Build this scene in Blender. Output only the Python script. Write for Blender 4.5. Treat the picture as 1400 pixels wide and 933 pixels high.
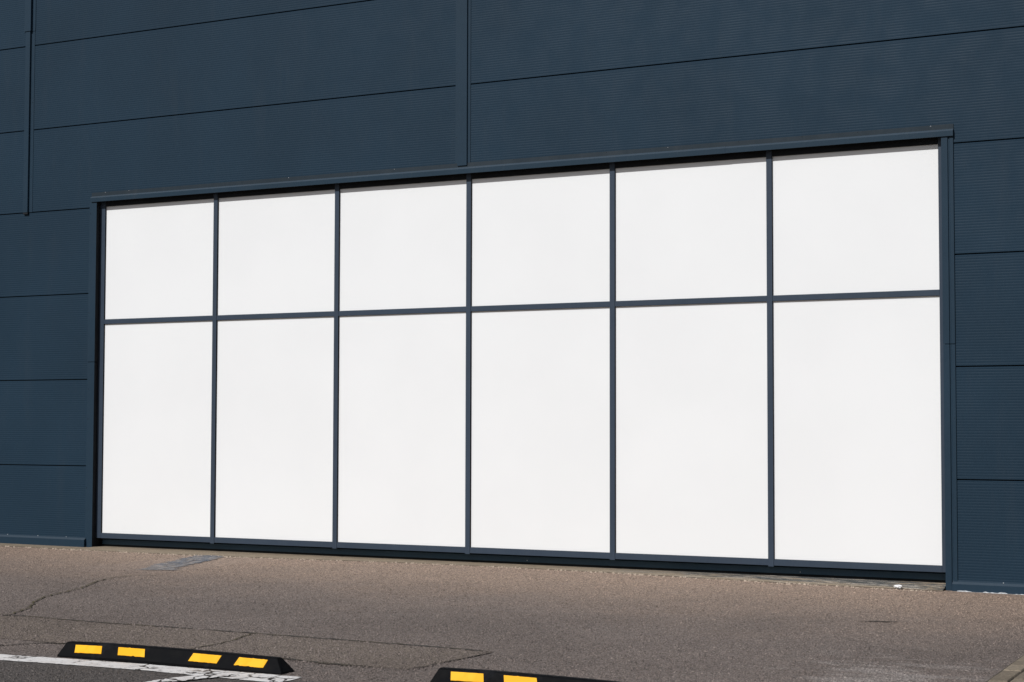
import bpy, bmesh, math, random
from mathutils import Matrix, Vector, noise
random.seed(7)
S = bpy.context.scene
for o in list(bpy.data.objects): bpy.data.objects.remove(o)
COL = S.collection

# ------------------------------------------------------------------ camera
DZ = -0.19                                   # the survey's zero is a little under the ground
cam_d = bpy.data.cameras.new('camera'); cam = bpy.data.objects.new('camera', cam_d); COL.objects.link(cam)
cam_d.sensor_width = 36; cam_d.lens = 61.70; cam_d.clip_end = 2000
R = Vector((0.88054491, 0.47395693, 0.00234418)); U = Vector((0.02173229, -0.04531526, 0.99873632))
F = Vector((-0.47346423, 0.87938123, 0.05020229))
M = Matrix((R, U, -F)).transposed().to_4x4(); M.translation = Vector((13.93967, -15.74028, 1.59098 + DZ))
cam.matrix_world = M
S.camera = cam

# ------------------------------------------------------------------ sky, sun, exposure
EL, AZ = math.radians(42.5), math.radians(18)          # the sun stands left of the facade's normal
to_sun = Vector((-math.sin(AZ)*math.cos(EL), -math.cos(AZ)*math.cos(EL), math.sin(EL)))
w = bpy.data.worlds.new('World'); S.world = w; w.use_nodes = True
nt = w.node_tree; bg = nt.nodes['Background']
sky = nt.nodes.new('ShaderNodeTexSky'); sky.sky_type = 'NISHITA'; sky.sun_disc = False
sky.sun_elevation = EL; sky.sun_rotation = math.atan2(to_sun.x, to_sun.y)
sky.dust_density = 2.0; sky.air_density = 1.0
nt.links.new(sky.outputs[0], bg.inputs[0]); bg.inputs[1].default_value = 0.055
sd = bpy.data.lights.new('sun', 'SUN'); sun = bpy.data.objects.new('sun', sd); COL.objects.link(sun)
sd.energy = 3.6; sd.angle = math.radians(0.8); sd.color = (1.0, 0.993, 0.982)
sun.rotation_euler = to_sun.to_track_quat('Z', 'Y').to_euler(); sun.location = to_sun*60
S.view_settings.view_transform = 'Standard'; S.view_settings.look = 'None'
S.view_settings.gamma = 1; S.view_settings.use_curve_mapping = False; S.view_settings.exposure = 0.0
S.render.engine = 'CYCLES'

# ------------------------------------------------------------------ material helpers
class NT:
    def __init__(s, name):
        s.m = bpy.data.materials.new(name); s.m.use_nodes = True
        s.t = s.m.node_tree; s.b = s.t.nodes['Principled BSDF']
        s.tc = s.n('ShaderNodeTexCoord').outputs['Object']
    def n(s, typ, **kw):
        x = s.t.nodes.new(typ)
        for k, v in kw.items(): setattr(x, k, v)
        return x
    def link(s, a, b): s.t.links.new(a, b)
    def put(s, sock, v):
        if hasattr(v, 'is_output'): s.link(v, sock)
        else: sock.default_value = v
    def noise(s, scale, detail=2, rough=.5, vec=None, dist=0):
        x = s.n('ShaderNodeTexNoise'); x.inputs['Scale'].default_value = scale
        x.inputs['Detail'].default_value = detail; x.inputs['Roughness'].default_value = rough
        x.inputs['Distortion'].default_value = dist
        s.link(vec or s.tc, x.inputs['Vector']); return x.outputs['Fac']
    def vor(s, scale, feat='F1', out='Distance', vec=None):
        x = s.n('ShaderNodeTexVoronoi', feature=feat); x.inputs['Scale'].default_value = scale
        s.link(vec or s.tc, x.inputs['Vector']); return x.outputs[out]
    def math(s, op, a, b=0.0, c=0.0, clamp=False):
        x = s.n('ShaderNodeMath', operation=op, use_clamp=clamp)
        for i, v in enumerate((a, b, c)): s.put(x.inputs[i], v)
        return x.outputs[0]
    def ramp(s, v, a, b, lo=0.0, hi=1.0, smooth=True):
        x = s.n('ShaderNodeMapRange', interpolation_type='SMOOTHSTEP' if smooth else 'LINEAR')
        for i, q in enumerate((v, a, b, lo, hi)): s.put(x.inputs[i], q)
        return x.outputs[0]
    def mix(s, f, a, b, mode='MIX'):
        x = s.n('ShaderNodeMix', data_type='RGBA', blend_type=mode)
        s.put(x.inputs[0], f)
        for sock, v in ((x.inputs[6], a), (x.inputs[7], b)):
            if hasattr(v, 'is_output'): s.link(v, sock)
            else: sock.default_value = (*v, 1)
        return x.outputs[2]
    def scale(s, vec, xyz):
        x = s.n('ShaderNodeMapping'); x.inputs['Scale'].default_value = xyz
        s.link(vec, x.inputs['Vector']); return x.outputs[0]
    def sep(s, vec=None):
        x = s.n('ShaderNodeSeparateXYZ'); s.link(vec or s.tc, x.inputs[0]); return x.outputs
    def mul(s, col, f):                                   # colour times a scalar socket
        x = s.n('ShaderNodeVectorMath', operation='SCALE')
        if hasattr(col, 'is_output'): s.link(col, x.inputs[0])
        else: x.inputs[0].default_value = col
        s.put(x.inputs['Scale'], f); return x.outputs[0]
    def bump(s, h, strength, dist):
        x = s.n('ShaderNodeBump'); x.inputs['Strength'].default_value = strength; x.inputs['Distance'].default_value = dist
        s.link(h, x.inputs['Height']); s.link(x.outputs[0], s.b.inputs['Normal'])
    def out(s, col, rough=.6, spec=.3, metal=0.0):
        if hasattr(col, 'is_output'): s.link(col, s.b.inputs['Base Color'])
        else: s.b.inputs['Base Color'].default_value = (*col, 1)
        s.put(s.b.inputs['Roughness'], rough); s.b.inputs['Specular IOR Level'].default_value = spec
        s.b.inputs['Metallic'].default_value = metal
        return s.m

def metal_paint(name, col, rough=.45, spec=.35, dirt=.25):
    s = NT(name)
    rnd = s.n('ShaderNodeObjectInfo').outputs['Random']
    f = s.math('ADD', s.ramp(s.noise(.7, 3), .3, .7, .94, 1.06), s.math('MULTIPLY_ADD', rnd, .07, -.035))
    fine = s.ramp(s.noise(60, 2, vec=s.scale(s.tc, (1, 1, .25))), .3, .7, .97, 1.03)
    c = s.mul(col, s.math('MULTIPLY', f, fine))
    dust = s.ramp(s.noise(3.2, 5, .65, vec=s.scale(s.tc, (1.6, 1, .22))), .50, .80, 0, dirt)
    c = s.mix(dust, c, (.085, .085, .085))
    return s.out(c, s.ramp(s.noise(5, 3), .3, .7, rough-.05, rough+.08), spec)

def asphalt_nodes(s, zones=True, tint=(1, 1, 1), chips=False):
    """aggregate speckle, wind blown sand by the wall, an older darker surface in the parking bays"""
    xs = s.sep(); X, Y = xs[0], xs[1]
    base = s.mix(s.ramp(s.noise(.55, 4, .6), .35, .65), (.139, .114, .101), (.163, .134, .119))
    if zones:
        wob = s.math('MULTIPLY', s.math('SUBTRACT', s.noise(.9, 4, .6), .5), 2.4)
        yy = s.math('ADD', Y, wob)
        sand = s.ramp(yy, -4.6, -.1)
        base = s.mix(sand, base, (.262, .194, .150))
        old = s.ramp(s.math('ADD', s.math('ADD', Y, s.math('MULTIPLY', s.math('SUBTRACT', s.noise(9, 4, .7), .5), .22)),
                                  s.math('MULTIPLY', X, -.02)), -7.62, -7.72)
        base = s.mix(s.math('MULTIPLY', old, .85), base, (.076, .068, .063))
        # chalky scuffs on the right of the apron and scraped streaks in the bay
        d = s.n('ShaderNodeVectorMath', operation='DISTANCE'); s.link(s.scale(s.tc, (1, .75, 1)), d.inputs[0]); d.inputs[1].default_value = (10.95, -4.15, 0)
        sc = s.math('MULTIPLY', s.ramp(d.outputs['Value'], 1.25, .1), s.ramp(s.noise(2.2, 6, .7, vec=s.scale(s.tc, (.6, 1.6, 1))), .46, .64))
        base = s.mix(s.math('MULTIPLY', sc, .5), base, (.34, .31, .29))
        st = s.math('MULTIPLY', s.ramp(s.noise(2.6, 6, .75, vec=s.scale(s.tc, (.5, 5, 1))), .56, .70), old)
        base = s.mix(s.math('MULTIPLY', st, .45), base, (.25, .225, .20))
        stain = s.ramp(s.noise(1.7, 5, .7, vec=s.scale(s.tc, (1, .6, 1))), .60, .74, 0, .22)
        base = s.mix(stain, base, (.075, .062, .054))
    if tint != (1, 1, 1):
        base = s.mix(1.0, base, tint, 'MULTIPLY')
    n1 = s.noise(130, 3, .75); n2 = s.noise(60, 4, .8)
    sep = s.n('ShaderNodeSeparateColor'); s.link(s.vor(90, out='Color'), sep.inputs[0])
    g = s.math('ADD', s.math('MULTIPLY', s.math('SUBTRACT', n1, .5), 2.6), s.math('MULTIPLY', s.math('SUBTRACT', n2, .5), 2.8))
    g = s.math('ADD', g, s.math('MULTIPLY_ADD', sep.outputs[0], 1.1, -.55))
    if chips:
        g = s.math('MULTIPLY_ADD', s.n('ShaderNodeAttribute', attribute_name='tone').outputs['Fac'], 1.25, -.52)
    f = s.math('MINIMUM', s.math('MAXIMUM', s.math('ADD', g, 1.02), .28), 2.4)
    col = s.mul(base, f)
    chip = s.ramp(s.vor(42, out='Distance'), .16, .08)     # single pale stones
    pick = s.n('ShaderNodeSeparateColor'); s.link(s.vor(42, out='Color'), pick.inputs[0])
    chip = s.math('MULTIPLY', chip, s.math('GREATER_THAN', pick.outputs[1], .72))
    col = s.mix(s.math('MULTIPLY', chip, .65), col, (.40, .35, .30))
    h = s.math('ADD', s.math('MULTIPLY', n1, .6), s.math('MULTIPLY', n2, .8))
    return col, h

M_ASPH = None
s = NT('asphalt'); c, h = asphalt_nodes(s); s.bump(h, .7, .012); M_ASPH = s.out(c, .85, .25)
s = NT('asphalt stones'); c, h = asphalt_nodes(s, chips=True); M_STONE = s.out(c, .8, .25)
s = NT('patched asphalt'); c, h = asphalt_nodes(s, True, (1.0, .98, .90)); s.bump(h, .7, .012); M_PATCH = s.out(c, .85, .25)
s = NT('crack'); n = s.noise(4, 4, .7)
M_CRACK = s.out(s.mix(s.ramp(n, .45, .6), (.050, .044, .039), (.080, .065, .047)), .9, .2)
s = NT('mossy crack'); n = s.noise(7, 4, .7)
M_MOSS = s.out(s.mix(s.ramp(n, .4, .6), (.055, .047, .032), (.092, .078, .042)), .9, .2)
s = NT('worn white road paint'); c, h = asphalt_nodes(s)
wear = s.ramp(s.noise(26, 5, .75), .56, .66)
vec = s.n('ShaderNodeVectorMath', operation='ADD'); s.link(s.tc, vec.inputs[0])
nz = s.n('ShaderNodeTexNoise'); nz.inputs['Scale'].default_value = 9; nz.inputs['Detail'].default_value = 3; s.link(s.tc, nz.inputs['Vector'])
s.link(s.mul(nz.outputs['Color'], .12), vec.inputs[1])
ck = s.ramp(s.vor(7.0, 'DISTANCE_TO_EDGE', 'Distance', s.scale(vec.outputs[0], (1, .55, 1))), .055, .030)
ck = s.math('MULTIPLY', ck, s.math('MAXIMUM', s.ramp(s.noise(2.6, 2), .54, .60), s.ramp(s.sep()[0], 7.35, 7.45)))
wear = s.math('MAXIMUM', s.math('MULTIPLY', wear, .75), ck)
white = s.mix(s.ramp(s.noise(6, 4, .7), .35, .75), (.74, .72, .70), (.60, .56, .53))
s.bump(h, .5, .008); M_LINE = s.out(s.mix(wear, white, s.mix(.7, c, (.03, .028, .026))), .8, .25)
s = NT('worn grey blue paint'); c, h = asphalt_nodes(s)
lo = s.ramp(s.noise(7, 6, .8, vec=s.scale(s.tc, (2.6, .7, 1))), .44, .58)
edge = s.ramp(s.sep()[1], -1.0, -2.1)
lo = s.math('ADD', lo, s.math('MULTIPLY', edge, .35), clamp=True)
s.bump(h, .5, .006); hole = s.ramp(s.noise(6, 6, .8, vec=s.scale(s.tc, (3.2, .8, 1))), .40, .47); s.link(s.math('MULTIPLY', hole, s.ramp(s.noise(30, 4, .8), .30, .38)), s.b.inputs['Alpha'])
M_SPILL = s.out(s.mix(s.math('MULTIPLY', lo, .8), (.074, .092, .120), s.mix(.6, c, (.36, .33, .30))), .8, .25)
s = NT('sandy concrete'); n = s.noise(7, 6, .75, vec=s.scale(s.tc, (.8, 3, 3)))
c = s.mix(s.ramp(n, .35, .65), (.185, .150, .110), (.27, .215, .155))
dk = s.math('MULTIPLY', s.math('MULTIPLY', s.ramp(s.sep()[0], 6.2, 8.0), s.ramp(s.sep()[1], -.17, -.12)), s.ramp(s.noise(2.0, 5, .8, vec=s.scale(s.tc, (1, 5, 5))), .42, .50))
c = s.mix(dk, c, (.062, .066, .066))
wt = s.math('MULTIPLY', s.ramp(s.sep()[0], 5.5, 8.0), s.ramp(s.noise(4.5, 6, .8, vec=s.scale(s.tc, (.8, 14, 14))), .53, .60))
c = s.mix(wt, c, (.48, .43, .37))
c = s.mul(c, s.ramp(s.noise(120, 2), .3, .7, .75, 1.25)); s.bump(s.noise(60, 4, .7), .6, .01); M_CONC = s.out(c, .9, .2)
s = NT('white gravel dust'); M_DUST = s.out(s.mul((.42, .34, .27), s.ramp(s.noise(90, 3), .3, .7, .6, 1.3)), .9, .2)
s = NT('white sealant'); M_SEAL = s.out(s.mul((.50, .52, .54), s.ramp(s.noise(40, 3), .3, .7, .6, 1.2)), .7, .3)
s = NT('clay pavers'); rnd = s.noise(2.1, 3)
at = s.n('ShaderNodeAttribute', attribute_name='tone')
c = s.mix(at.outputs['Fac'], (.165, .135, .100), (.235, .195, .145))
c = s.mul(c, s.ramp(s.noise(70, 4, .7), .3, .7, .7, 1.3)); s.bump(s.noise(80, 4, .7), .6, .006); M_BRICK = s.out(c, .85, .25)
s = NT('joint sand'); M_JOINT = s.out(s.mul((.07, .06, .048), s.ramp(s.noise(60, 3), .3, .7, .7, 1.3)), .9, .2)

M_CLAD = metal_paint('slate blue cladding', (.0106, .0285, .0490), .58, .16, .05)
M_FLASH = metal_paint('slate blue flashing', (.0135, .0325, .0540), .55, .18, .05)
M_HOOD = metal_paint('dusty slate flashing', (.0135, .0320, .0520), .55, .18, .10)
M_FRAME = metal_paint('grey blue window frame', (.0350, .0510, .0760), .48, .22, .06)
M_SILL = metal_paint('dark sill', (.036, .070, .105), .5, .15, .06)
M_FLANGE = metal_paint('grimy flange', (.0165, .0265, .0360), .6, .15, .12)
M_LEDGE = metal_paint('painted lit ledge', (.036, .054, .074), .7, .15, .2)  # paler tone puts sunlight on upward ledges into the colour
s = NT('dark backing and shade'); M_BACK_SHADE = s.out(s.mul((.012, .014, .017), s.ramp(s.noise(3, 3), .3, .7, .8, 1.2)), .8, .2)  # backing; also paints the shade on side faces, reveals, top rail and soffit
s = NT('white panel'); M_PANE = s.out(s.mul((.805, .815, .82), s.ramp(s.noise(.9, 3), .3, .7, .985, 1.01)), .5, .25)
s = NT('rivet'); M_RIVET = s.out(s.mul((.02, .022, .025), s.ramp(s.noise(30, 2), .3, .7, .6, 1.4)), .5, .4)
s = NT('black rubber'); n = s.noise(14, 5, .7)
c = s.mix(s.ramp(s.noise(5, 5, .7), .52, .72, 0, .5), s.mul((.0030, .0032, .0040), s.ramp(n, .3, .7, .6, 1.5)), (.018, .020, .023))
s.bump(s.noise(140, 3, .6), .35, .004); M_RUB = s.out(c, s.ramp(n, .3, .7, .6, .8), .08)
s = NT('yellow reflective sheet')
c = s.mix(s.ramp(s.noise(7, 3, vec=s.scale(s.tc, (1.8, 1, 1))), .45, .62), (.83, .405, .003), (.87, .45, .012))
c = s.mix(s.ramp(s.noise(45, 5, .75), .62, .72, 0, .6), c, (.35, .20, .03)); M_YEL = s.out(c, .5, .15)
s = NT('white paper'); M_PAPER = s.out(s.mul((.75, .75, .75), s.ramp(s.noise(40, 2), .3, .7, .9, 1.05)), .8, .2)

# ------------------------------------------------------------------ mesh helpers
def mesh_obj(name, bm, mat, parent=None, smooth=False):
    bmesh.ops.recalc_face_normals(bm, faces=bm.faces)
    me = bpy.data.meshes.new(name); bm.to_mesh(me); bm.free()
    mats = mat if isinstance(mat, list) else [mat]
    for m_ in mats: me.materials.append(m_)
    if smooth:
        for p in me.polygons: p.use_smooth = True
    o = bpy.data.objects.new(name, me); COL.objects.link(o)
    if parent: o.parent = parent
    return o
def box(bm, x0, x1, y0, y1, z0, z1, bev=0.0, mi=0):
    vs = [bm.verts.new((x, y, z+DZ)) for x in (x0, x1) for y in (y0, y1) for z in (z0, z1)]
    fs = [bm.faces.new([vs[i] for i in q]) for q in ((0,1,3,2),(4,6,7,5),(0,4,5,1),(2,3,7,6),(0,2,6,4),(1,5,7,3))]
    for f_ in fs: f_.material_index = mi
    if bev:
        es = list({e for f_ in fs for e in f_.edges})
        bmesh.ops.bevel(bm, geom=es, offset=bev, segments=2, affect='EDGES', profile=.6)
def prism_x(bm, prof, x0, x1):                # closed profile of (y, z) run along x
    a = [bm.verts.new((x0, y, z+DZ)) for y, z in prof]; b = [bm.verts.new((x1, y, z+DZ)) for y, z in prof]
    n_ = len(prof)
    for i in range(n_):
        j = (i+1) % n_; bm.faces.new((a[i], a[j], b[j], b[i]))
    bm.faces.new(a); bm.faces.new(b[::-1])
def prism_z(bm, prof, z0, z1):                # closed profile of (x, y) run along z
    a = [bm.verts.new((x, y, z0+DZ)) for x, y in prof]; b = [bm.verts.new((x, y, z1+DZ)) for x, y in prof]
    n_ = len(prof)
    for i in range(n_):
        j = (i+1) % n_; bm.faces.new((a[i], a[j], b[j], b[i]))
    bm.faces.new(a); bm.faces.new(b[::-1])
def shade_sides(o):                                # a member's side faces go near-black: shade put into the colour
    for p_ in o.data.polygons:
        if abs(p_.normal.y) < .3: p_.material_index = 1
    return o
def rivet(bm, x, y, z, r=.006, mi=0):
    c0 = bm.verts.new((x, y-.005, z+DZ)); ring = [bm.verts.new((x+r*math.cos(t), y+.001, z+DZ+r*math.sin(t))) for t in [k*math.pi/4 for k in range(8)]]
    for k in range(8):
        f_ = bm.faces.new((c0, ring[k], ring[(k+1) % 8])); f_.material_index = mi
def new_bm(): return bmesh.new()
def thing(name, loc, label, cat, group=None):
    o = bpy.data.objects.new(name, None); COL.objects.link(o); o.location = loc
    o['label'] = label; o['category'] = cat; o.empty_display_size = .2
    if group: o['group'] = group
    return o
def structure(o): o['kind'] = 'structure'; return o

# ------------------------------------------------------------------ ground
def smooth(a, b, x):
    t = min(1, max(0, (x-a)/(b-a))); return t*t*(3-2*t)
def g(x, y):                                   # ground height: a slight fall to the right, a low hump against the sill
    xx = min(40, max(-40, x))
    return .2055 - .0044*xx + .030*math.exp(-((x-5.6)/2.2)**2/2)*smooth(-1.7, -.15, y) + DZ
def frange(a, b, st):
    n_ = int(round((b-a)/st)); return [a+st*i for i in range(n_+1)]
xs = [-400, -120, -45, -20] + frange(-12, 20, .25) + [30, 60, 150, 400]
ys = [-400, -120, -45, -20] + frange(-12, -2, .5) + frange(-1.8, .4, .1) + [6, 25, 60, 150, 400]
bm = new_bm(); grid = [[bm.verts.new((x, y, g(x, y))) for y in ys] for x in xs]
for i in range(len(xs)-1):
    for j in range(len(ys)-1): bm.faces.new((grid[i][j], grid[i+1][j], grid[i+1][j+1], grid[i][j+1]))
structure(mesh_obj('ground', bm, M_ASPH, smooth=True))

def resample(pts, st):
    out = []
    for (a, b) in zip(pts[:-1], pts[1:]):
        a, b = Vector(a), Vector(b); n_ = max(1, int((b-a).length/st))
        out += [a.lerp(b, k/n_) for k in range(n_)]
    return out + [Vector(pts[-1])]
def strip(bm, pts, width, lift, st=.03, jit=.01, gaps=0.0, taper=True, edge=.25):
    """a ragged ribbon lying on the ground along a polyline of (x, y)"""
    P = resample(pts, st); n_ = len(P); seed = random.random()*100; prev = None
    for i, p in enumerate(P):
        t = (P[min(n_-1, i+1)] - P[max(0, i-1)]).normalized(); nn = Vector((-t.y, t.x))
        p = p + nn*jit*noise.noise(Vector((i*.35, seed, 0)))*2
        wl = 1 + edge*2*noise.noise(Vector((i*.6, seed+9, 0))); wr = 1 + edge*2*noise.noise(Vector((i*.6, seed+21, 0)))
        e = min(1, min(i, n_-1-i)*st/.12) if taper else 1
        gp = 1.0
        if gaps: gp = smooth(gaps-.55, gaps-.35, noise.noise(Vector((i*st*1.7, seed+40, 0))))
        hw = width/2*max(0.02, e*gp)
        l, r = p+nn*hw*max(.15, wl), p-nn*hw*max(.15, wr)
        cur = (bm.verts.new((l.x, l.y, g(l.x, l.y)+lift)), bm.verts.new((r.x, r.y, g(r.x, r.y)+lift)))
        if prev and (gp > .05): bm.faces.new((prev[0], prev[1], cur[1], cur[0]))
        prev = cur
def ribbon(bm, A, B, lift, n_=60, jit=.01):
    """a sheet between two edges, both given as polylines of (x, y)"""
    def at(Pl, t):
        Ls = [0]
        for a, b in zip(Pl[:-1], Pl[1:]): Ls.append(Ls[-1]+(Vector(b)-Vector(a)).length)
        d = t*Ls[-1]
        for k in range(len(Pl)-1):
            if d <= Ls[k+1] or k == len(Pl)-2:
                return Vector(Pl[k]).lerp(Vector(Pl[k+1]), (d-Ls[k])/max(1e-6, Ls[k+1]-Ls[k]))
    sd_ = random.random()*50; prev = None
    for i in range(n_+1):
        a, b = at(A, i/n_), at(B, i/n_); d = (b-a).normalized()
        a = a + d*jit*2*noise.noise(Vector((i*.7, sd_, 0))); b = b + d*jit*2*noise.noise(Vector((i*.7, sd_+7, 0)))
        row = [bm.verts.new((q.x, q.y, g(q.x, q.y)+lift)) for q in [a.lerp(b, k/5) for k in range(6)]]
        if prev:
            for k in range(5): bm.faces.new((prev[k], row[k], row[k+1], prev[k+1]))
        prev = row

# stones of the aggregate that stand proud of the binder, in the part of the apron close enough to show them
import numpy as np
rs = np.random.RandomState(12); N = 260000
px = rs.uniform(-1.6, 12.4, N*2); py = rs.uniform(-9.6, -.30, N*2)
dist = np.hypot(px-13.94, py+15.74)
keep = (px < 11.50) & (py > -8.9 + (px-6.0)*-.05) & (rs.rand(N*2) < np.clip(1.25-dist/30, .25, 1))
keep &= ~((py < -7.36-.02*(px < 6.5)) & (py > -7.80) & (px < 8.15)) & ~((px > 7.38) & (px < 7.78) & (py < -7.3))
keep &= ~((px > 1.75) & (px < 2.85) & (py > -2.25)) & ~((py > -.5) & (px < 3))
px, py = px[keep][:N], py[keep][:N]; N = len(px)
rad = np.clip(rs.lognormal(math.log(.0046), .38, N), .002, .011); hgt = rad*rs.uniform(.35, .8, N)
xx = np.clip(px, -40, 40); tt_ = np.clip((py+1.7)/1.55, 0, 1)
pz = .2055 - .0044*xx + .030*np.exp(-((px-5.6)/2.2)**2/2)*tt_*tt_*(3-2*tt_) + DZ
in_patch = (py < -5.86) & (py > -6.9) & (px < 8.5)
pz = pz + np.where(in_patch, .003, 0.0)
a0 = rs.uniform(0, 6.283, N); co = np.zeros((N, 8, 3), dtype=np.float32)
for k in range(4):
    a_ = a0 + k*math.pi/2 + rs.uniform(-.35, .35, N); q_ = rad*rs.uniform(.8, 1.25, N); s_ = rs.uniform(.35, .7, N)
    co[:, k] = np.stack((px+q_*np.cos(a_), py+q_*np.sin(a_), pz-.001), 1)
    co[:, 4+k] = np.stack((px+q_*s_*np.cos(a_), py+q_*s_*np.sin(a_), pz+hgt*rs.uniform(.75, 1.1, N)), 1)
quad = np.array([[0, 1, 5, 4], [1, 2, 6, 5], [2, 3, 7, 6], [3, 0, 4, 7], [4, 5, 6, 7]], dtype=np.int32)
loops = (quad[None] + (np.arange(N, dtype=np.int32)*8)[:, None, None]).reshape(-1)
me = bpy.data.meshes.new('aggregate_stones'); me.vertices.add(N*8); me.vertices.foreach_set('co', co.reshape(-1))
me.loops.add(N*20); me.loops.foreach_set('vertex_index', loops)
me.polygons.add(N*5); me.polygons.foreach_set('loop_start', np.arange(N*5, dtype=np.int32)*4)
me.update(calc_edges=True)
at_ = me.attributes.new('tone', 'FLOAT', 'POINT'); at_.data.foreach_set('value', np.repeat(rs.beta(1.6, 2.6, N).astype(np.float32), 8))
me.materials.append(M_STONE)
agg = bpy.data.objects.new('aggregate_stones', me); COL.objects.link(agg); agg['kind'] = 'stuff'

# the strip repair in the asphalt, its seams and the cracks
bm = new_bm()
ribbon(bm, [(1.6, -5.86), (4.463, -5.86), (5.608, -5.87), (7.224, -5.85), (8.495, -5.865)],
           [(1.6, -6.95), (5.91, -6.93), (7.55, -6.80), (8.258, -6.83), (8.44, -6.80)], .003, 90, .008)
structure(mesh_obj('asphalt_patch', bm, M_PATCH))
crackB = [(1.6, -5.86), (4.325, -5.90), (4.463, -5.851), (4.863, -5.875), (5.317, -5.886), (5.843, -5.853), (6.54, -5.845), (6.92, -5.845), (7.499, -5.835), (8.123, -5.84), (8.495, -5.863)]
crackC = [(8.495, -5.863), (8.491, -6.093), (8.476, -6.341), (8.466, -6.501), (8.465, -6.67), (8.427, -6.857)]
crackF = [(7.35, -6.80), (7.574, -6.806), (7.747, -6.846), (8.009, -6.85), (8.258, -6.831)]
crackE = [(5.0, -7.35), (5.608, -7.22), (5.674, -7.111), (5.741, -6.981), (5.91, -6.924), (6.3, -6.93)]
bm = new_bm()
strip(bm, crackB, .036, .006, jit=.014, gaps=.12, edge=.35); strip(bm, crackC, .013, .006, jit=.004)
strip(bm, crackF, .035, .006, jit=.01, gaps=.25); strip(bm, crackE, .022, .006, jit=.01, gaps=.1)
for a, b in (((6.459, -4.35), (6.474, -4.31)), ((6.415, -4.19), (6.429, -4.149)), ((6.565, -3.905), (6.59, -3.89)), ((8.472, -2.726), (8.481, -2.688)), ((10.02, -2.874), (10.196, -2.80))):
    a, b = Vector(a), Vector(b); d = (b-a); strip(bm, [tuple(a-d*.4), tuple(b+d*.4)], .045, .006, st=.012, jit=.003)
structure(mesh_obj('ground_crack', bm, M_CRACK))
crackA = [(3.9, -6.3), (4.252, -5.872), (4.321, -5.819), (4.101, -5.396), (3.80, -5.02), (3.576, -4.659), (3.511, -4.476), (3.331, -3.965), (2.991, -3.377), (2.863, -3.052), (2.851, -2.731), (3.146, -2.447)]
crackD = [(6.776, -6.85), (6.766, -6.714), (6.75, -6.505), (6.733, -6.289), (6.69, -6.152), (6.633, -5.996), (6.583, -5.804)]
bm = new_bm(); strip(bm, crackA, .016, .008, jit=.012, gaps=.12, edge=.35); strip(bm, crackD, .013, .008, jit=.010, edge=.4)
structure(mesh_obj('ground_crack', bm, M_MOSS))

# white parking lines
bm = new_bm()
ribbon(bm, [(3.5, -7.70), (5.908, -7.545), (6.36, -7.494), (6.978, -7.435), (7.517, -7.423), (8.10, -7.40)],
           [(3.5, -7.90), (6.105, -7.742), (6.66, -7.68), (7.172, -7.645), (7.60, -7.66), (8.12, -7.66)], .004, 150, .007)
structure(mesh_obj('parking_line', bm, M_LINE))
bm = new_bm()
ribbon(bm, [(7.618, -7.56), (7.583, -7.604), (7.514, -7.751), (7.47, -7.958), (7.40, -9.5)],
           [(7.75, -7.56), (7.72, -7.62), (7.655, -7.751), (7.60, -7.958), (7.53, -9.5)], .008, 70, .007)
structure(mesh_obj('parking_line', bm, M_LINE))
# faded grey blue paint left on the ground
bm = new_bm()
ribbon(bm, [(2.466, -2.161), (2.153, -1.518), (2.031, -1.077), (1.838, -.60), (1.70, -.18), (1.86, .02)],
           [(2.781, -2.031), (2.593, -1.676), (2.407, -1.184), (2.320, -.831), (2.05, -.16), (1.95, .03)], .005, 90, .06)
structure(mesh_obj('painted_patch', bm, M_SPILL))
# sandy concrete strip along the foot of the wall
bm = new_bm()
for xa, xb, inwin in ((-7.0, -.02, False), (-.018, 9.889, True)):
    prev = None; n_ = int((xb-xa)/.08)
    for i in range(n_+1):
        x = xa + (xb-xa)*i/n_
        ye = -.40 + .16*smooth(1.5, 5, x) + .02*noise.noise(Vector((x*2.3, 3, 0)))
        ye += .07*smooth(8.5, 9.88, x)
        zb = .219 + DZ if inwin else g(x, -.05)+.004
        row = [bm.verts.new((x, ye, g(x, ye)+.004)), bm.verts.new((x, ye*.6, g(x, ye)+.008 if not inwin else g(x, ye)*.7+zb*.3+.004)),
               bm.verts.new((x, -.045, g(x, -.05)+.006 if not inwin else g(x, ye)*.25+zb*.75+.003)), bm.verts.new((x, .13, zb))]
        if prev:
            for k in range(3): bm.faces.new((prev[k], row[k], row[k+1], prev[k+1]))
        prev = row
structure(mesh_obj('concrete_threshold', bm, M_CONC, smooth=True))
# pale grit that gathers on the strip's outer edge
bm = new_bm(); rg = random.Random(3)
for i in range(520):
    x = rg.uniform(-2, 9.9); ye = -.40 + .16*smooth(1.5, 5, x) - abs(rg.gauss(0, .05)); r = rg.uniform(.004, .013)
    z = g(x, ye)+.003
    t = bm.verts.new((x, ye, z+r*.9)); q = [bm.verts.new((x+r*1.3*math.cos(a), ye+r*1.3*math.sin(a), z-.003)) for a in (rg.random(), 1.7+rg.random()*.5, 3.3+rg.random()*.5, 4.8+rg.random()*.4)]
    for k in range(4): bm.faces.new((t, q[k], q[(k+1) % 4]))
o = mesh_obj('grit', bm, M_DUST); o['kind'] = 'stuff'

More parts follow.
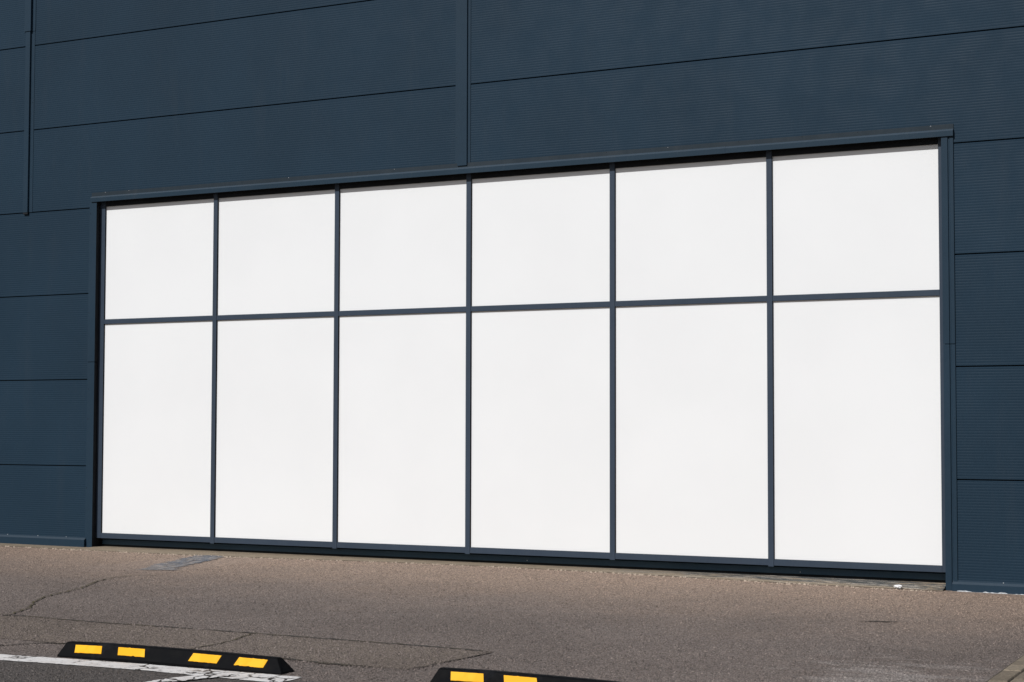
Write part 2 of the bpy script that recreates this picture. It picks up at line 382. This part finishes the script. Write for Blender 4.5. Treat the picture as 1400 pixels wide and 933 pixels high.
# brick paving in the right corner
bm = new_bm(); lay = bm.verts.layers.float.new('tone'); rg = random.Random(5)
BL, BW = .24, .118
for c_ in range(0, 26):
    for r_ in range(-13, 15):
        x0 = c_*BW; x1 = x0+BW-.011
        y0 = r_*BL + (BL/2 if c_ % 2 else 0); y1 = y0+BL-.011; t = rg.random()
        zt = .012 + rg.uniform(-.002, .002); n0 = len(bm.verts)
        def wpt(a, b, zz):
            X_ = 11.548 + a - .055*b; Y_ = -5.553 + b + .055*a
            return (X_, Y_, g(X_, Y_)+zz)
        ch = .006
        lowr = [bm.verts.new(wpt(a, b, -.03)) for a, b in ((x0, y0), (x1, y0), (x1, y1), (x0, y1))]
        mid = [bm.verts.new(wpt(a, b, zt-ch)) for a, b in ((x0, y0), (x1, y0), (x1, y1), (x0, y1))]
        top = [bm.verts.new(wpt(a, b, zt)) for a, b in ((x0+ch, y0+ch), (x1-ch, y0+ch), (x1-ch, y1-ch), (x0+ch, y1-ch))]
        for v in lowr+mid+top: v[lay] = t
        for A, B in ((lowr, mid), (mid, top)):
            for k in range(4): bm.faces.new((A[k], A[(k+1) % 4], B[(k+1) % 4], B[k]))
        bm.faces.new(top)
pv = structure(mesh_obj('brick_paving', bm, M_BRICK))
bm = new_bm(); c4 = [(-.012, -3.2), (3.3, -3.2), (3.3, 3.5), (-.012, 3.5)]
bm.faces.new([bm.verts.new((11.548+a-.055*b, -5.553+b+.055*a, g(11.548+a-.055*b, -5.5)+.004)) for a, b in c4])
structure(mesh_obj('paving_joints', bm, M_JOINT))

# ------------------------------------------------------------------ the building
B = thing('warehouse', (0, 0, 0), 'dark slate blue warehouse clad in finely ribbed metal, with one wide white panelled window wall', 'building')
YC = -.05                                        # outer plane of the cladding
bm = new_bm()
box(bm, -7.0, 17.0, .112, 22, -.6, 9.15)
box(bm, -7.0, -.035, -.020, .108, -.6, 9.12); box(bm, 9.925, 17.0, -.020, .108, -.6, 9.12); box(bm, -.033, 9.923, -.020, .108, 4.262, 9.12)
mesh_obj('wall', bm, M_BACK_SHADE, B)

PITCH, DEP = .025, .0007
def ribbed(bm, x0, x1, z0, z1, zref):
    """microrib sheet: flat crowns and shallow grooves run along x, closed at the rim"""
    ps = [(YC+.004, z0), (YC, z0+.004)]
    k = math.ceil((z0+.006-zref)/PITCH)
    while True:
        a = zref + k*PITCH
        if a+.015 > z1-.006: break
        ps += [(YC, a), (YC+DEP, a+.004), (YC+DEP, a+.0095), (YC, a+.0135)]; k += 1
    ps += [(YC, z1-.004), (YC+.004, z1)]
    a = [bm.verts.new((x0, y, z+DZ)) for y, z in ps]; b = [bm.verts.new((x1, y, z+DZ)) for y, z in ps]
    for i in range(len(ps)-1): bm.faces.new((a[i], b[i], b[i+1], a[i+1]))
    c = [bm.verts.new((x, YC+.028, z+DZ)) for x in (x0, x1) for z in (z0, z1)]
    bm.faces.new((a[0], c[0], c[2], b[0])); bm.faces.new((a[-1], b[-1], c[3], c[1]))
    bm.faces.new([c[0]]+[c[1]]+a[::-1]); bm.faces.new([c[2]]+b+[c[3]])
def panel(pieces, zref):
    bm = new_bm()
    for (x0, x1, z0, z1) in pieces: ribbed(bm, x0, x1, z0, z1, zref)
    mesh_obj('cladding_panel', bm, M_CLAD, B)
GAP = .0095
LOW = [.10, 1.151, 2.159, 3.165, 4.170]
for z0, z1 in zip(LOW[:-1], LOW[1:]):
    a, b = z0+GAP/2, z1-GAP/2
    panel([(-6.99, -.128, a, b)], z0); panel([(9.985, 10.950, a, b)], z0); panel([(10.960, 16.99, a, b)], z0)
UP = [4.170, 5.165, 6.188, 7.19, 8.19, 9.12]
COLS = [(-6.99, -1.115), (-1.105, 4.908), (4.918, 10.950), (10.960, 16.99)]
for r_, (z0, z1) in enumerate(zip(UP[:-1], UP[1:])):
    a, b = z0+GAP/2, z1-GAP/2
    for c_, (x0, x1) in enumerate(COLS):
        if r_ == 0 and c_ == 1: panel([(x0, -.09, a, b), (-.09, x1, 4.3, b)], z0)
        elif r_ == 0 and c_ == 2: panel([(9.985, x1, a, b), (x0, 9.985, 4.3, b)], z0)
        else: panel([(x0, x1, a, b)], z0)
# vertical joint flashings: hat sections
def hat(bm, xa, xb, xc, xd, z0, z1, h1=.007, h2=.026):
    y0 = YC-.0012
    prism_z(bm, [(xa, y0), (xa, y0-h1*.4), (xb, y0-h1*.4), (xb+.003, y0-h2), (xc-.003, y0-h2), (xc, y0-h1*.4), (xd, y0-h1*.4), (xd, y0)], z0, z1)
bm = new_bm(); hat(bm, -1.185, -1.165, -1.088, -1.035, 4.174, 6.362); hat(bm, -1.205, -1.180, -1.075, -1.028, 6.366, 9.12, .012, .034)
box(bm, -1.163, -1.090, YC-.024, YC-.0012, 4.152, 4.1735, mi=1)
for z in (4.6, 5.5): rivet(bm, -1.055, YC-.004, z, mi=1)
mesh_obj('joint_flashing', bm, [M_FLASH, M_BACK_SHADE], B)
bm = new_bm(); hat(bm, 4.820, 4.850, 4.967, 4.999, 4.320, 9.12, .010, .020)
for z in (4.62, 5.4, 6.1): rivet(bm, 4.834, YC-.005, z, .005, mi=1)
mesh_obj('joint_flashing', bm, [M_FLASH, M_RIVET], B)
bm = new_bm(); hat(bm, 10.86, 10.89, 11.01, 11.05, .28, 9.12, .010, .020); mesh_obj('joint_flashing', bm, M_FLASH, B)
# foot flashings
def foot(x0, x1, zt, zf, zb, riv):
    bm = new_bm(); y = YC-.002
    prism_x(bm, [(y, zt), (y-.004, zt), (y-.006, zt-.014), (y-.008, zf+.012), (y-.034, zf-.008), (y-.036, zb), (y, zb)], x0, x1)
    for x in riv: rivet(bm, x, y-.006, zt-.010, .0055, mi=1)
    o_ = mesh_obj('base_flashing', bm, [M_FLASH, M_SEAL, M_LEDGE], B)
    for p_ in o_.data.polygons:
        if p_.material_index == 0 and p_.normal.z > .4: p_.material_index = 2
    return o_
foot(-6.99, -.120, .331, .304, .190, [-1.37-.6, -1.34, -.86, -.42])
rf = foot(9.955, 16.99, .262, .236, .120, [10.4, 11.2])
bm = new_bm(); prev = None
for i in range(150):
    x = 10.0 + i*.012; h_ = max(.0006, .016*noise.noise(Vector((x*9, 1, 0))) + .010*noise.noise(Vector((x*30, 4, 0)))+.004)
    zg = g(x, -.09); row = [bm.verts.new((x, YC-.0385, zg-.01)), bm.verts.new((x, YC-.0392, zg+h_)), bm.verts.new((x, YC-.046, zg+h_*.5)), bm.verts.new((x, YC-.052, zg-.004))]
    if prev:
        for k in range(3): bm.faces.new((prev[k], row[k], row[k+1], prev[k+1]))
    prev = row
mesh_obj('sealant', bm, M_SEAL, rf)
bm = new_bm(); box(bm, -7.06, 17.06, -.12, .3, 9.125, 9.42); box(bm, -7.06, 17.06, .302, 22.1, 9.155, 9.25); mesh_obj('roof_parapet', bm, M_FLASH, B)

# ------------------------------------------------------------------ the window wall (a part; its members and panels are sub-parts)
bm = new_bm(); bay, mw = 1.64092, .0555
x0, x1 = -.032, 9.922
box(bm, x0, x1, .062, .105, .330, 4.262)
box(bm, x0, x1, .1055, .110, .10, .329)
win = mesh_obj('window_wall', bm, M_BACK_SHADE, B)
for i in range(7):
    a, b = i*bay, i*bay+mw
    if i == 0: a = x0
    if i == 6: b = x1
    bm = new_bm(); box(bm, a, b, -.002 if 0 < i < 6 else 0, .058, .309 if 0 < i < 6 else .320, 4.258, .0015)
    shade_sides(mesh_obj('mullion', bm, [M_FRAME, M_BACK_SHADE], win))
for i in range(6):
    a, b = i*bay+mw+.0008, (i+1)*bay-.0008
    bm = new_bm(); box(bm, a, b, .001, .056, 2.806, 2.860, .0015); shade_sides(mesh_obj('transom', bm, [M_FRAME, M_BACK_SHADE], win))
    bm = new_bm(); box(bm, a, b, .001, .056, .319, .379, .0015); shade_sides(mesh_obj('bottom_rail', bm, [M_FRAME, M_BACK_SHADE], win))
    bm = new_bm(); box(bm, a, b, .001, .056, 4.184, 4.256, .0015); mesh_obj('top_rail', bm, M_BACK_SHADE, win)  # near-black rail: shade under the hood put into its colour
    for z0, z1 in ((.3795, 2.8055), (2.8605, 4.1835)):
        bm = new_bm(); box(bm, a, b, .019, .030, z0, z1); mesh_obj('window_panel', bm, M_PANE, win)
bm = new_bm(); prism_x(bm, [(.090, .3045), (.084, .300), (.083, .248), (.086, .243), (.1045, .243), (.1045, .3045)], x0+.04, 9.905)
for x in (5.6, 8.49): rivet(bm, x, .083, .262, .006, 1)
mesh_obj('sill', bm, [M_SILL, M_SEAL], win)
# jamb trims, each in two lengths
def jamb(left):
    bm = new_bm()
    for k, (z0, z1) in enumerate(((.15, 2.36), (2.366, 4.235))):
        p_ = .0015*k; y = YC-.0025
        if left: pr = [(-.135, y), (-.135, y-.003-p_), (-.098, y-.003-p_), (-.094, y-.014-p_), (-.020+p_, y-.014-p_), (-.020+p_, .055), (-.031, .055), (-.031, y)]
        else: pr = [(9.923, y), (9.923, .055), (9.900, .055), (9.893-p_, .05), (9.893-p_, y-.014-p_), (9.948, y-.014-p_), (9.953, y-.003-p_), (9.962, y-.003-p_), (9.966, y-.008-p_), (9.998, y-.008-p_), (9.998, y)]
        prism_z(bm, pr, z0, z1)
    xr = -.118 if left else 9.984
    for z in (.9, 1.7, 2.05, 2.94, 4.10): rivet(bm, xr, YC-.0105, z, .004, 1)
    o_ = mesh_obj('jamb_trim', bm, [M_FLASH, M_RIVET, M_BACK_SHADE], B)
    for p_ in o_.data.polygons:                # inner face near-black, the reveal's shade painted in
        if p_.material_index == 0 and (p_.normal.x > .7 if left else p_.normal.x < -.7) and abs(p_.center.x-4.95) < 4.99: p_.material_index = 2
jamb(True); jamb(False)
# hood over the window: sloped top, upright lip, soffit with its shade painted near-black
bm = new_bm(); rg = random.Random(2)
for k, (a, b) in enumerate(((-.105, 3.90), (3.9005, 7.82), (7.8205, 10.002))):
    q = .0012*(k % 2); y = YC-.003
    prism_x(bm, [(y, 4.347), (y-.003, 4.347+q), (y-.006-q, 4.302+q), (y-.023-q, 4.290), (y-.0275-q, 4.283), (y-.0275-q, 4.235-q), (y-.020, 4.235-q), (y-.018, 4.241), (-.005, 4.243), (-.005, 4.29), (y, 4.29)], a, b)
x = .1
while x < 9.99:
    rivet(bm, x, YC-.006, 4.3385+rg.uniform(-.001, .001), .0055, 1 if rg.random() < .8 else 2); x += rg.uniform(.33, .75)
hd = mesh_obj('hood_flashing', bm, [M_HOOD, M_RIVET, M_SEAL, M_FLANGE, M_LEDGE, M_BACK_SHADE], B)
for p_ in hd.data.polygons:
    zc = p_.center.z - DZ
    if p_.material_index == 0 and len(p_.vertices) == 4:
        if p_.normal.z > .25 and zc < 4.31: p_.material_index = 4
        elif zc > 4.303: p_.material_index = 3
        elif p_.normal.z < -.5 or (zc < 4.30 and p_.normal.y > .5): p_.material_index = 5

# ------------------------------------------------------------------ rubber wheel stops
def make_stop():
    t = thing('wheel_stop', (0, 0, 0), '', 'wheel stop', 'wheel stops at the head of the parking bays')
    L_, n_ = 1.675, 40
    prof = [(0, -.02), (.001, .016), (.004, .022), (.046, .088), (.053, .094), (.060, .096), (.092, .096), (.099, .094), (.106, .088), (.147, .022), (.15, .016), (.15, -.02)]
    sag = lambda s_: -.016*max(0, (s_-.5)/(L_-.5))**1.6 - .006*max(0, (.35-s_)/.35)
    bm = new_bm(); rows = []
    for i in range(n_+1):
        row = []
        for (y, z) in prof:
            q_ = max(0, z)/.096; lo = .002 + .045*q_; hi = L_ - .004 - .075*q_; s_ = lo + (hi-lo)*i/n_
            e = abs(2*i/n_-1); yy = .075 + (y-.075)*(1 - .07*max(0, e-.93)/.07)
            row.append(bm.verts.new((s_, yy, z+sag(s_)*(1 if z > 0 else 1))))
        rows.append(row)
    for i in range(n_):
        for k in range(len(prof)-1): bm.faces.new((rows[i][k], rows[i+1][k], rows[i+1][k+1], rows[i][k+1]))
    bm.faces.new(rows[0]); bm.faces.new(rows[-1][::-1])
    body = mesh_obj('rubber_body', bm, M_RUB, t)
    bv = body.modifiers.new('round', 'BEVEL'); bv.width = .004; bv.segments = 2; bv.limit_method = 'ANGLE'; bv.angle_limit = math.radians(40)
    rg = random.Random(4)
    for (b0, b1, t0, t1) in ((.143, .348, .129, .332), (.474, .675, .457, .656), (.996, 1.200, 1.014, 1.216), (1.322, 1.527, 1.342, 1.542)):
        bm = new_bm(); m_ = 14; fr, bk = [], []
        for layer, off in ((fr, .0035), (bk, -.002)):
            for k in range(m_+1):
                u = k/m_
                for hh, s0, s1 in ((.036, b0, b1), (.080, t0, t1)):
                    s_ = s0+(s1-s0)*u; z = hh
                    layer.append((s_, z, off))
        jr = [rg.uniform(-.0007, .0007) + (.003 if rg.random() < .07 else 0) for _ in range(m_+1)]
        def pt(s_, z, off, j=0):
            z += j; y = .004 + (z-.022)*.042/.066
            return bm.verts.new((s_, y-off*.85, z+off*.53+sag(s_)))
        V = [[pt(*layer[i_], j=jr[i_//2] if i_ % 2 == 0 else jr[-1-i_//2]*.5) for i_ in range(len(layer))] for layer in (fr, bk)]
        f_, b_ = V
        for k in range(m_):
            bm.faces.new((f_[2*k], f_[2*k+2], f_[2*k+3], f_[2*k+1])); bm.faces.new((f_[2*k], b_[2*k], b_[2*k+2], f_[2*k+2])); bm.faces.new((f_[2*k+1], f_[2*k+3], b_[2*k+3], b_[2*k+1]))
        bm.faces.new((f_[0], f_[1], b_[1], b_[0])); bm.faces.new((f_[-2], b_[-2], b_[-1], f_[-1]))
        mesh_obj('yellow_reflector', bm, M_YEL, t)
    return t
st1 = make_stop(); ang = math.atan2(.07, 1.62)
st1.location = (6.265, -7.441, g(6.3, -7.44)-.001); st1.rotation_euler = (0, 0, ang)
st1['label'] = 'black rubber wheel stop lying whole beside the white line, all four yellow reflectors showing'
st2 = st1.copy(); COL.objects.link(st2)
for ch in st1.children:
    c = ch.copy(); COL.objects.link(c); c.parent = st2
st2.location = (6.265+2.580*math.cos(ang)-.0035, -7.44+2.595*math.sin(ang)+.07, g(8.9, -7.3)-.002); st2.rotation_euler = (0, .010, ang)
st2['label'] = 'black rubber wheel stop cut off by the bottom edge, only two yellow reflectors showing'

# ------------------------------------------------------------------ a scrap of litter by the sill
bm = new_bm(); bmesh.ops.create_icosphere(bm, subdivisions=3, radius=1)
for v in bm.verts:
    n_ = v.co.copy(); k = 1 + .55*noise.noise(n_*2.1+Vector((5, 2, 1))) + .25*noise.noise(n_*5)
    v.co = Vector((n_.x*.036*k, n_.y*.026*k, max(-.002, n_.z*.017*k+.008)))
lt = mesh_obj('paper_scrap', bm, M_PAPER); lt.location = (9.50, -.20, g(9.5, -.2)+.014)
lt['label'] = 'small crumpled white scrap lying on the concrete strip under the rightmost window panel'; lt['category'] = 'litter'
